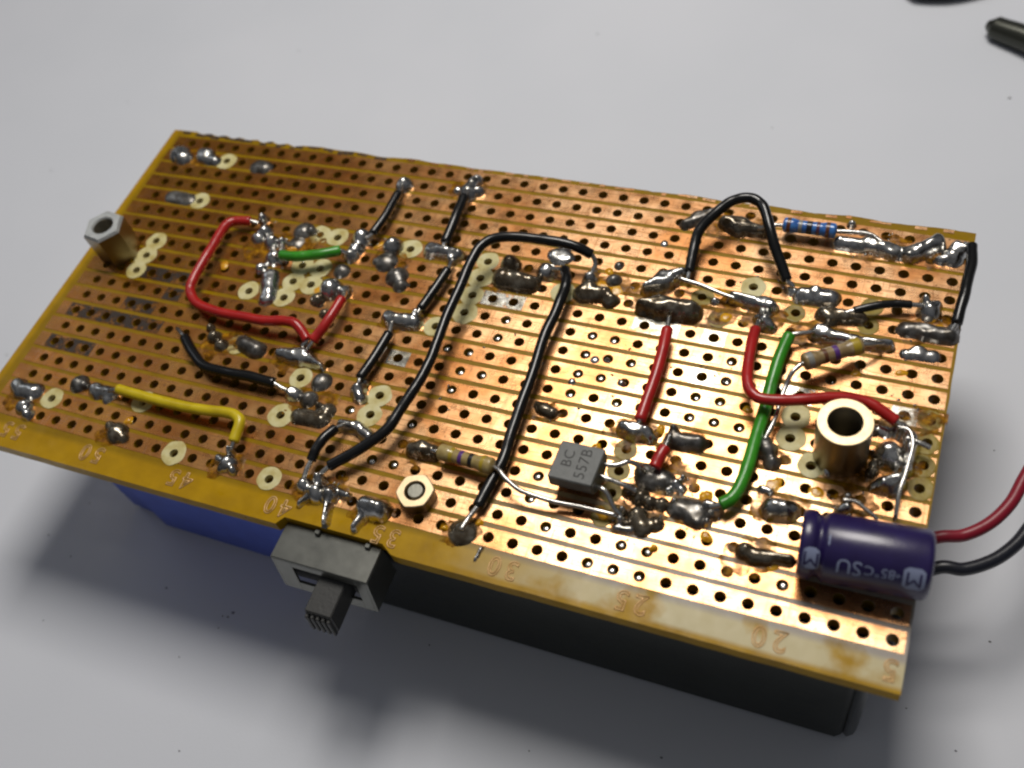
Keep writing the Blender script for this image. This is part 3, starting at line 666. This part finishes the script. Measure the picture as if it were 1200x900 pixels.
wire('black wire arched high above the far right strips in an upside-down U', G, [(808, 318, 1.2), (813, 292, 1.9), (820, 270, 2.6), (837, 251, 3.4), (857, 236, 4.0), (877, 232, 4.3), (892, 239, 4.3), (899, 256, 4.1), (904, 276, 3.6), (912, 300, 2.6), (922, 328, 1.4)], 0.58, 'black', [(806, 327, .9)], [(930, 336, .9)])
wire('black wire running down the right edge of the board', G, [(1139, 288, 1.4), (1139, 307, 1.7), (1133, 333, 1.9), (1128, 354, 1.8), (1121, 379, 1.3)], 0.56, 'black', [(1130, 286, 1.1)], [(1115, 388, .9)])
wire('thin black sleeved wire lying nearly level between two joints at right', G, [(1001, 364, 1.2), (1027, 358, 1.4), (1048, 356, 1.3), (1068, 357, 1.2)], 0.42, 'black', [(990, 367, 1.0)], [(1082, 358, 1.0)])
wire('straight red wire standing alone right of centre, thickest of the reds', G, [(782, 386, 1.7), (775, 418, 1.7), (763, 456, 1.6), (750, 492, 1.3)], 0.62, 'red', [(784, 372, 1.5)], [(747, 501, .9)])
wire('shortest red wire, a stub just above the transistor leads', G, [(779, 525, 1.7), (773, 535, 1.7), (767, 547, 1.5)], 0.62, 'red', [(786, 508, 1.5)], [(763, 553, 1.0)])
wire('red wire turning a corner over the green wire and passing behind the round spacer', G, [(885, 386, 1.9), (880, 408, 2.4), (876, 433, 2.7), (877, 452, 2.9), (887, 465, 3.0), (907, 469, 3.0), (940, 468, 2.9), (975, 466, 2.6), (1002, 468, 2.3), (1020, 473, 2.1), (1033, 481, 1.9), (1050, 493, 1.6)], 0.57, 'red', [(889, 376, 1.3)], [(1056, 500, 1.4)])
wire('long green wire passing under the red wire on the right half', G, [(925, 393, 1.4), (914, 418, 1.3), (905, 446, 1.1), (897, 477, 1.1), (888, 506, 1.3), (878, 540, 1.5), (868, 568, 1.6), (857, 584, 1.6), (845, 591, 1.5)], 0.64, 'green', [(935, 391, 1.5), (952, 389, 1.3)], [(832, 594, 1.2)])
wire('short bent black wire in the tangle of joints above the switch', G, [(393, 502, 1.6), (380, 513, 1.9), (370, 527, 1.8), (365, 539, 1.5)], 0.55, 'black', [(402, 498, 1.2)], [(359, 551, 1.3), (356, 562, 1.1)])

# bare jumper leads
def lead(label, pts, r=0.25, parent=None, name='bare_lead'):
    P = [at(*q) for q in pts]; V, Fc = tube(spline(P, 8), r, 10, 0.06, pts[0][0])
    o = build(name, V, Fc, M['wire'], parent, smooth=True, angle=50)
    if not parent: tag(o, label, 'wire')
    return o
lead('thin bare silver lead from the large spindle joint to the bright bar of solder', [(797, 326, 1.3), (815, 332, 1.3), (838, 341, 1.2), (862, 350, 1.0)])
lead('bare silver lead bent down beside the right drilled pads', [(1052, 500, 2.0), (1066, 505, 2.2), (1070, 522, 2.1), (1062, 552, 2.0), (1054, 575, 1.8), (1050, 600, 1.2), (1048, 610, .6)], 0.2)
lead('short pointed bare lead tip poking over the right drilled pads', [(1062, 513, 1.6), (1075, 518, 1.6), (1090, 525, 1.5)], 0.26)
lead('thin crossed bare leads just behind the blue capacitor', [(988, 586, 1.2), (1004, 588, 1.2), (1016, 598, 1.0), (1028, 609, .7)], 0.2)

# ------------------------------------------------------------------ resistors
def resistor(label, a, c, r, mb_, bands, leads, rend=1.18):
    A, B_ = at(*a), at(*c); ax = (B_-A); L = ax.length; ax.normalize()
    root = empty('resistor', (A+B_)/2-Vector((0, 0, r))); tag(root, label, 'resistor')
    def rad(t):
        e = min(t, 1-t); 
        if e < 0.05: return r*rend*math.sqrt(max(0.0, 1-(1-e/0.05)**2))*0.97+0.02
        if e < 0.2: return r*rend
        if e < 0.28: return r*(rend+(1-rend)*(e-0.2)/0.08)
        return r
    prof = [(rad(i/60), L*i/60) for i in range(61)]
    V, Fc = lathe(A, ax, (0, 0, 1), prof, 28); build('body', V, Fc, M[mb_], root, smooth=True)
    for t0, t1, mn in bands:
        pr = [(rad(t0+(t1-t0)*i/6)+0.02, L*(t0+(t1-t0)*i/6)) for i in range(7)]; pr = [(rad(t0)-.05, L*t0)]+pr+[(rad(t1)-.05, L*t1)]
        V, Fc = lathe(A, ax, (0, 0, 1), pr, 28); build('colour_band', V, Fc, M[mn], root, smooth=True)
    for ps in leads:
        P = [at(*q) for q in ps]; V, Fc = tube(spline(P, 8), 0.25, 10, 0.04, ps[0][0]); build('lead', V, Fc, M['wire'], root, smooth=True, angle=50)
resistor('tan resistor with violet and black bands left of the transistor', (514, 529, 1.5), (579, 547, 2.0), 0.72, 'tan', [(0.24, 0.30, 'b_gold'), (0.40, 0.47, 'b_violet'), (0.58, 0.65, 'b_black'), (0.80, 0.86, 'b_gold')],
         [[(512, 529, 1.4), (498, 526, .9)], [(576, 546, 2.0), (584, 550, 2.3), (592, 560, 2.3), (607, 573, 2.0), (630, 582, 1.6), (655, 589, 1.3), (687, 595, 1.1), (722, 604, .9)]])
resistor('brownish tan resistor tilted beside the green wire, near the round spacer', (940, 425, 2.6), (1011, 404, 2.2), 0.74, 'tan_dark', [(0.07, 0.16, 'b_grey'), (0.33, 0.39, 'b_brown'), (0.50, 0.58, 'b_violet'), (0.80, 0.93, 'b_gold')],
         [[(943, 424, 2.6), (936, 429, 2.6), (928, 437, 2.4), (921, 452, 1.7), (915, 468, 1.5), (909, 488, 1.5), (903, 502, 1.5), (896, 515, 1.3)], [(1008, 404, 2.2), (1022, 403, 1.9), (1035, 402, 1.2)]])
resistor('light blue resistor with dark bands near the far right edge', (917, 263, 1.5), (981, 271, 1.5), 0.70, 'bluebody', [(0.09, 0.16, 'b_brown'), (0.30, 0.37, 'b_grey'), (0.45, 0.55, 'b_black'), (0.63, 0.69, 'b_purplish'), (0.80, 0.87, 'b_brown')],
         [[(922, 264, 1.5), (905, 264, 1.5), (888, 268, 1.0)], [(978, 271, 1.5), (1000, 272, 1.5), (1020, 275, 1.4), (1034, 284, 1.2)]])

# ------------------------------------------------------------------ capacitor
capA, capB = Vector((41.0, -17.15, 3.2)), Vector((51.75, -16.45, 3.2)); CR = 3.05
ax = (capB-capA).normalized(); L = (capB-capA).length
cap = empty('capacitor', ((capA+capB)/2-Vector((0, 0, CR)))); tag(cap, 'violet-blue cylindrical capacitor lying on its side at the near right corner', 'capacitor')
prof = [(2.2, 0.0), (2.6, 0.0), (2.9, 0.08), (CR, 0.35), (CR, 1.05), (CR-0.1, 1.25), (CR-0.38, 1.5), (CR-0.42, 1.65), (CR-0.38, 1.8), (CR-0.1, 2.05), (CR, 2.25), (CR, L-0.55), (CR-0.06, L-0.3), (CR-0.28, L-0.08), (CR-0.5, L), (CR-0.75, L)]
V, Fc = lathe(capA, ax, (0, 0, 1), prof, 64); build('sleeve', V, Fc, M['cap'], cap, smooth=True)
V, Fc = lathe(capA, ax, (0, 0, 1), [(0.01, L-0.07), (CR-0.72, L-0.07), (CR-0.72, L-.4)], 48); build('can_end', V, Fc, M['can'], cap, smooth=True, angle=30)
V, Fc = lathe(capA, ax, (0, 0, 1), [(2.25, 0.5), (2.25, 0.1), (0.01, 0.1)], 48); build('end_seal', V, Fc, M['rubber'], cap, smooth=True, angle=30)
side = Vector((0, -1, 0)); side = (side-ax*side.dot(ax)).normalized(); upv = side.cross(ax); upv = upv if upv.z > 0 else -upv
def on_cap(V, tx, th0, lift=0.03):
    """flat glyphs -> sleeve: read upside down from the camera; tx along the axis from the left end, th0 degrees from the top towards the viewer"""
    out = []
    for a, c, _ in V:
        t = tx-a; th = math.radians(th0)+c/CR
        d = upv*math.cos(th)+side*math.sin(th); out.append(capA+ax*t+d*(CR+lift))
    return out
def rsquare(w, h, r, n=6, sub=8):
    V = []; Fc = []
    for j in range(sub+1):
        y = -h/2+h*j/sub; e = max(0, abs(y)-(h/2-r)); hw = w/2-(r-math.sqrt(max(0, r*r-e*e)))
        for i in range(sub+1): V.append((-hw+2*hw*i/sub, y, 0))
    for j in range(sub):
        for i in range(sub): a = j*(sub+1)+i; Fc.append((a, a+1, a+sub+2, a+sub+1))
    return V, Fc
CTH = 50
for s, tx, size in (('US', 4.2, 1.85), ('85\u00b0C', 6.65, 1.2), ('+', 8.1, 0.9)):
    V, Fc = text_mesh({'US': 'SU'}.get(s, s), size, sub=0.35, spacing=1.0); build('sleeve_print', on_cap(V, tx, CTH), Fc, M['cap_print'], cap)
for tx, off in ((1.1, -2), (9.35, 2)):
    V, Fc = rsquare(1.75 if tx > 5 else 1.35, 2.0, 0.4); build('sleeve_logo', on_cap(V, tx, CTH+off), Fc, M['cap_print'], cap)
    V, Fc = text_mesh('M', 1.9, sub=0.35); build('sleeve_logo_letter', on_cap(V, tx, CTH+off, 0.045), Fc, M['cap'], cap)
V, Fc = text_mesh('I', 1.3, sub=0.3); build('sleeve_print', on_cap(V, 2.4, 12), Fc, M['cap_print'], cap)
# ------------------------------------------------------------------ transistor
tr = empty('transistor', (19.5, -14.7, 0.3)); tag(tr, 'grey-black flat-topped transistor with printed lettering in the middle of the near half', 'transistor')
x0, x1 = 17.35, 21.8; yc = -14.72; hw = 2.1; zt = 3.85
sec = [(hw, zt-0.12), (hw-0.12, zt), (-hw+0.12, zt), (-hw, zt-0.12), (-hw-0.02, zt-1.1)]
for i in range(9):
    a = math.radians(188+(352-188)*i/8); sec.append((math.cos(a)*hw*1.0, zt-1.3+math.sin(a)*1.75))
sec.append((hw+0.02, zt-1.1))
V = []; Fc = []; n = len(sec)
for x, k in ((x0, .93), (x0+.1, 1), (x1-.1, 1), (x1, .93)):
    for y, z in sec: V.append((x+(0.04*(y)), yc+y*k, zt-1.6+(z-zt+1.6)*k))
for j in range(3):
    for i in range(n): i2 = (i+1) % n; Fc.append((j*n+i, j*n+i2, (j+1)*n+i2, (j+1)*n+i))
Fc.append(tuple(range(n))); Fc.append(tuple(3*n+i for i in range(n))[::-1])
o = build('body', V, Fc, M['epoxy'], tr); fix_normals(o)
for s, tx in (('BC', x0+1.35), ('557B', x0+2.95)):
    V, Fc = text_mesh(s, 1.55 if s == '557B' else 1.45, spacing=1.05)
    build('lettering', [(tx-c, yc+(0.0 if s == '557B' else 0.25)+a, zt+0.012) for a, c, _ in V], Fc, M['print_dark'], tr)
for ps in ([(707, 544, 2.6), (722, 545, 2.6), (737, 541, 2.5), (750, 547, 1.8), (757, 553, 1.0)], [(702, 557, 2.4), (715, 562, 2.3), (733, 569, 1.9), (745, 576, 1.3)], [(698, 570, 2.2), (708, 574, 2.3), (714, 583, 2.0), (720, 596, 1.4), (728, 604, .9)]):
    V, Fc = tube(spline([at(*q) for q in ps], 8), 0.25, 10, 0.04, ps[0][0]); build('lead', V, Fc, M['wire'], tr, smooth=True, angle=50)

# ------------------------------------------------------------------ spacers
def thread_prof(ri, z1, depth): 
    pr = []; n = int(depth/0.25)
    for i in range(n): pr += [(ri, z1-i*0.25), (ri-0.10, z1-i*0.25-0.125)]
    return pr+[(ri-.1, z1-depth), (0.01, z1-depth)]
# round brass spacer
c = (42.6, -5.75, 0.0)
sp = empty('round_spacer', c); tag(sp, 'tall round brass spacer with an open bore, standing at the right of the board', 'spacer')
V, Fc = lathe(c, (0, 0, 1), (1, 0, 0), [(2.35, 0.05), (2.5, 0.2), (2.5, 5.92), (2.46, 5.97)], 56); build('barrel', V, Fc, M['brass_shade'], sp, smooth=True, angle=30)
V, Fc = lathe(c, (0, 0, 1), (1, 0, 0), [(2.46, 5.97), (2.44, 6.0), (1.6, 6.0), (1.58, 5.97)], 56); build('rim', V, Fc, M['brass'], sp, smooth=True, angle=30)
V, Fc = lathe(c, (0, 0, 1), (1, 0, 0), [(1.58, 5.93)]+thread_prof(1.56, 5.85, 5.0), 48); build('bore', V, Fc, M['bore'], sp, smooth=True, angle=60)
# hexagonal spacer
HH = 5.0; c = at(120, 264, HH); c = (c.x, c.y, 0.0); hexr = 2.72
hs = empty('hexagonal_spacer', c); tag(hs, 'shiny hexagonal metal spacer standing at the left edge of the board', 'spacer')
def hexf(r, t):
    a = (t-math.radians(-10)) % (math.pi/3)-math.pi/6; return r*math.cos(math.pi/6)/math.cos(a)
V, Fc = lathe(c, (0, 0, 1), (1, 0, 0), [(2.6, 0.05), (hexr, 0.15), (hexr, HH-.3)], 72, hexf); build('barrel', V, Fc, M['brass_shade'], hs, smooth=True, angle=25)
V, Fc = lathe(c, (0, 0, 1), (1, 0, 0), [(hexr, HH-.3), (hexr-0.28, HH)], 72, hexf)
V2, F2 = lathe(c, (0, 0, 1), (1, 0, 0), [(hexr*0.9-0.02, 6.0)], 72, hexf)
b = MB(); b.add(V, Fc)
ring0 = len(b.V)-72; V3, _ = lathe(c, (0, 0, 1), (1, 0, 0), [(1.42, HH), (1.26, HH-.2)], 72); n0 = len(b.V); b.V += [tuple(v) for v in V3]
for k in range(72): k2 = (k+1) % 72; b.F.append((ring0+k, ring0+k2, n0+k2, n0+k)); b.F.append((n0+k, n0+k2, n0+72+k2, n0+72+k))
b.build('rim', M['nickel'], hs, smooth=True, angle=25)
V, Fc = lathe(c, (0, 0, 1), (1, 0, 0), [(1.26, HH-.2)]+thread_prof(1.26, HH-.25, 4.5), 40); build('bore', V, Fc, M['bore'], hs, smooth=True, angle=60)
# small spacer with a screw end in it
c = (4.2, -20.6, 0.0)
ss = empty('screw_spacer', c); tag(ss, 'small low brassy nut with a grey screw end inside, just above the switch', 'spacer')
def softhex(r, t):
    if r < 1.3: return r
    a = (t-math.radians(20)) % (math.pi/3)-math.pi/6; return r*(0.35+0.65*0.94/math.cos(a)*1.0)
V, Fc = lathe(c, (0, 0, 1), (1, 0, 0), [(1.75, 0.05), (1.9, 0.15), (1.9, 1.5), (1.86, 1.57)], 60, softhex); build('barrel', V, Fc, M['brass_shade'], ss, smooth=True, angle=25)
V, Fc = lathe(c, (0, 0, 1), (1, 0, 0), [(1.86, 1.57), (1.80, 1.6), (1.12, 1.6), (1.08, 1.57), (1.06, 0.05), (.01, .05)], 60, softhex); build('rim', V, Fc, M['brass'], ss, smooth=True, angle=25)
V, Fc = lathe((c[0]-.08, c[1]+.12, 0), (0, 0, 1), (1, 0, 0), [(0.80, 0.06), (0.80, 1.25), (0.74, 1.34), (0.01, 1.36)], 36); build('screw_end', V, Fc, mat('dull_screw_steel', (0.36, 0.35, 0.29), 0.55, 0.6, bump=0.05, bscale=0.3), ss, smooth=True, angle=50)

# ------------------------------------------------------------------ slide switch
sw = empty('slide_switch', (-3.2, -28.5, -6.4)); tag(sw, 'grey metal slide switch with a dark lever, fixed in the notch of the near edge', 'switch')
def tilt(x, y, z): return (x, y-0.16*(-1-z) if y < -28 else y, z+0.012*(x+3.2))
X0, X1, Y0, Y1, Z0, Z1 = -8.85, 2.35, -30.25, -26.35, -6.4, -1.0
sx0, sx1, sz0, sz1 = -6.6, 0.9, -4.9, -2.1; th = 0.3
b = MB()
b.add(*rbox(X0, X1, Y0, Y1, Z1-th, Z1, 0.08, tilt))                      # top plate
b.add(*rbox(X0, X0+th, Y0+.02, Y1-.02, Z0, Z1-th+.01, 0.05, tilt)); b.add(*rbox(X1-th, X1, Y0+.02, Y1-.02, Z0, Z1-th+.01, 0.05, tilt))
def fr(x0, x1, z0, z1): b.add(*rbox(x0, x1, Y0+.01, Y0+.3, z0, z1, 0.03, tilt))
fr(X0+th, sx0, Z0, Z1-th); fr(sx1, X1-th, Z0, Z1-th); fr(sx0+.001, sx1-.001, sz1, Z1-th-.002); fr(sx0+.001, sx1-.001, Z0+.002, sz0)
o = b.build('housing', M['steel'], sw); fix_normals(o)
V, Fc = rbox(X0+th+.05, X1-th-.05, Y0+1.3, Y1-.1, Z0+.05, Z1-th-.05, 0.05, tilt); o = build('contact_block', V, Fc, M['pit'], sw); fix_normals(o)
b = MB(); b.add(*rbox(-3.45, -0.4, -34.1, -29.6, -5.4, -2.35, 0.12, lambda x, y, z: (x, y-0.10*(-2.35-z), z-0.04*(-30-y))))
o = b.build('lever', M['slider'], sw); fix_normals(o)
b = MB()
for i in range(5):
    x = -3.35+i*0.62; b.add(*rbox(x, x+0.38, -34.55, -34.02, -5.35, -2.6, 0.08, lambda x, y, z: (x, y-0.10*(-2.35-z), z-0.04*(-30-y)-.15)))
o = b.build('grip_ridges', M['slider'], sw); fix_normals(o)
for x in (-4.9, 0.9):
    V, Fc = rbox(x-.3, x+.3, -26.9, -26.3, -0.98, -0.55, 0.08); o = build('terminal', V, Fc, M['steel'], sw); fix_normals(o)

# ------------------------------------------------------------------ battery under the board, its snap and leads
bt = empty('battery', (25.5, -13.5, TZ)); tag(bt, 'dark rectangular battery lying beneath the right half of the board', 'battery')
def roundbox(x0, x1, y0, y1, z0, z1, r, n=6):
    """box with all long (x) edges rounded and the ends softly rounded"""
    V = []; Fc = []; secs = []
    for cx, cz, a0 in ((y1-r, z1-r, 0), (y0+r, z1-r, 90), (y0+r, z0+r, 180), (y1-r, z0+r, 270)):
        for i in range(n+1):
            a = math.radians(a0+90*i/n); secs.append((cx+r*math.cos(a), cz+r*math.sin(a)))
    m = len(secs); my, mz = (y0+y1)/2, (z0+z1)/2
    xs = [(x0, -r*.5), (x0+r*.15, -r*.2), (x0+r*.5, 0), (x1-r*.5, 0), (x1-r*.15, -r*.2), (x1, -r*.5)]
    for x, ins in xs:
        for y, z in secs:
            V.append((x, y+(ins if y > my else -ins), z+(ins if z > mz else -ins)))
    for j in range(len(xs)-1):
        for i in range(m): i2 = (i+1) % m; Fc.append((j*m+i, (j+1)*m+i, (j+1)*m+i2, j*m+i2))
    Fc.append(tuple(range(m))); Fc.append(tuple((len(xs)-1)*m+i for i in range(m))[::-1])
    return V, Fc
V, Fc = roundbox(-6.5, 48.1, -25.9, -1, TZ, -1.68, 1.6); o = build('jacket', V, Fc, M['battery'], bt, smooth=True, angle=40); fix_normals(o)
V, Fc = roundbox(47.6, 49.2, -25.6, -1.3, TZ+0.3, -2.0, 1.5); o = build('end_cap', V, Fc, M['battery_end'], bt, smooth=True, angle=40); fix_normals(o)
sn = empty('battery_snap', (50.3, -9, -14)); tag(sn, 'battery connector with one crimson and one black lead leaving to the right', 'connector')
V, Fc = rbox(49.25, 51.0, -20, -4, -15, -5, 0.6); o = build('cover', V, Fc, M['rubber'], sn, smooth=True, angle=40); fix_normals(o)
def blead(pts, mn, r):
    P = [Vector(pts[0])]+[at(*q) for q in pts[1:]]
    V, Fc = tube(spline(P, 10), r, 18); build('lead_wire', V, Fc, M[mn], sn, smooth=True, angle=50)
blead([(50.0, -9.5, -9.5), (1097, 630, -8), (1130, 627, -8), (1160, 613, -7.5), (1184, 590, -7), (1199, 563, -6.5), (1214, 535, -6), (1228, 495, -6), (1240, 430, -7)], 'crimson', 0.62)
blead([(50.0, -13, -9.5), (1100, 665, -8), (1130, 667, -8), (1163, 657, -8), (1188, 640, -8), (1205, 620, -8), (1228, 585, -8), (1260, 520, -9)], 'leadblack', 0.64)

# ------------------------------------------------------------------ blue block under the left half
out = [(-43.2, -22.5), (-39.4, -22.9), (-38.3, -23.3), (-37.0, -24.0), (-13.0, -24.3), (-12.4, -23.6), (-12.4, -2), (-43.2, -2)]
def inset(P, d):
    cx = sum(p[0] for p in P)/len(P); cy = sum(p[1] for p in P)/len(P)
    return [(x-d*(1 if x > cx else -1), y-d*(1 if y > cy else -1)) for x, y in P]
V = []; Fc = []
for z, d in ((TZ, .7), (TZ+.2, .25), (TZ+.7, 0), (-2.4, 0), (-1.9, .25), (-1.68, .7)): V += [(x, y, z) for x, y in inset(out, d)]
n = len(out)
for j in range(5):
    for i in range(n): i2 = (i+1) % n; Fc.append((j*n+i, j*n+i2, (j+1)*n+i2, (j+1)*n+i))
Fc.append(tuple(range(n))[::-1]); Fc.append(tuple(5*n+i for i in range(n)))
o = build('plastic_block', V, Fc, M['blueblock'], smooth=True, angle=35); fix_normals(o)
tag(o, 'blue plastic block showing beneath the left half of the board', 'component')

# ------------------------------------------------------------------ dark tool tips on the far table
def tool(label, pts, rr, name='tool_tip'):
    P = [at(*q) for q in pts]; S_ = spline(P, 10)
    def rf(t):
        return rr*(0.45+0.55*min(1, t/0.16)) if t < 0.16 else rr*(1+0.25*t)
    V, Fc = tube(S_, rf, 20); o = build(name, V, Fc, M['tool'], smooth=True, angle=40); tag(o, label, 'tool')
tool('dark rounded tool tip lying on the table at the far right corner', [(1158, 29, TZ+1.6), (1176, 36, TZ+1.7), (1204, 46, TZ+1.9), (1260, 70, TZ+2.2)], 1.6)
tool('dark object barely reaching into view at the far edge, left of the tool tip', [(1062, -18, TZ+2), (1085, -15, TZ+2.0), (1120, -17, TZ+2.0), (1170, -30, TZ+2.0)], 1.6, 'tool_end')

# ------------------------------------------------------------------ dust on the table
b = MB()
for x, y, r in [(57, 627, .28), (273, 718, .45), (267, 723, .3), (83, 652, .2), (195, 689, .32), (261, 722, .25), (256, 736, .2), (210, 770, .2), (51, 727, .2), (392, 722, .2), (8, 416, .3), (1062, 815+15, .2), (1160, 752, .3), (503, 756, .25), (775, 888, .3),
                (105, 590, .2), (1165, 528, .2), (1183, 115, .5), (700, 40, .3), (350, 60, .3), (150, 120, .25), (60, 200, .3), (905, 150, .2), (210, 880, .25), (620, 880, .2), (1120, 880, .25)]:
    p = at(x, y, TZ); n = 9; V = []
    for j, (k, z) in enumerate(((1, .006), (.6, .10))):
        for i in range(n): a = 2*math.pi*i/n; q = 0.38*r*k*(1+.35*noise.noise(Vector((x+math.cos(a), y+math.sin(a), 0)))); V.append((p.x+q*1.4*math.cos(a), p.y+q*math.sin(a), TZ+z))
    Fc = [(i, (i+1) % n, n+(i+1) % n, n+i) for i in range(n)]+[tuple(n+i for i in range(n))]
    b.add(V, Fc)
o = b.build('dust', M['speck'], origin=(0, 0, TZ)); tag(o, 'scattered grey dust specks on the white tabletop', 'dust', kind='stuff')
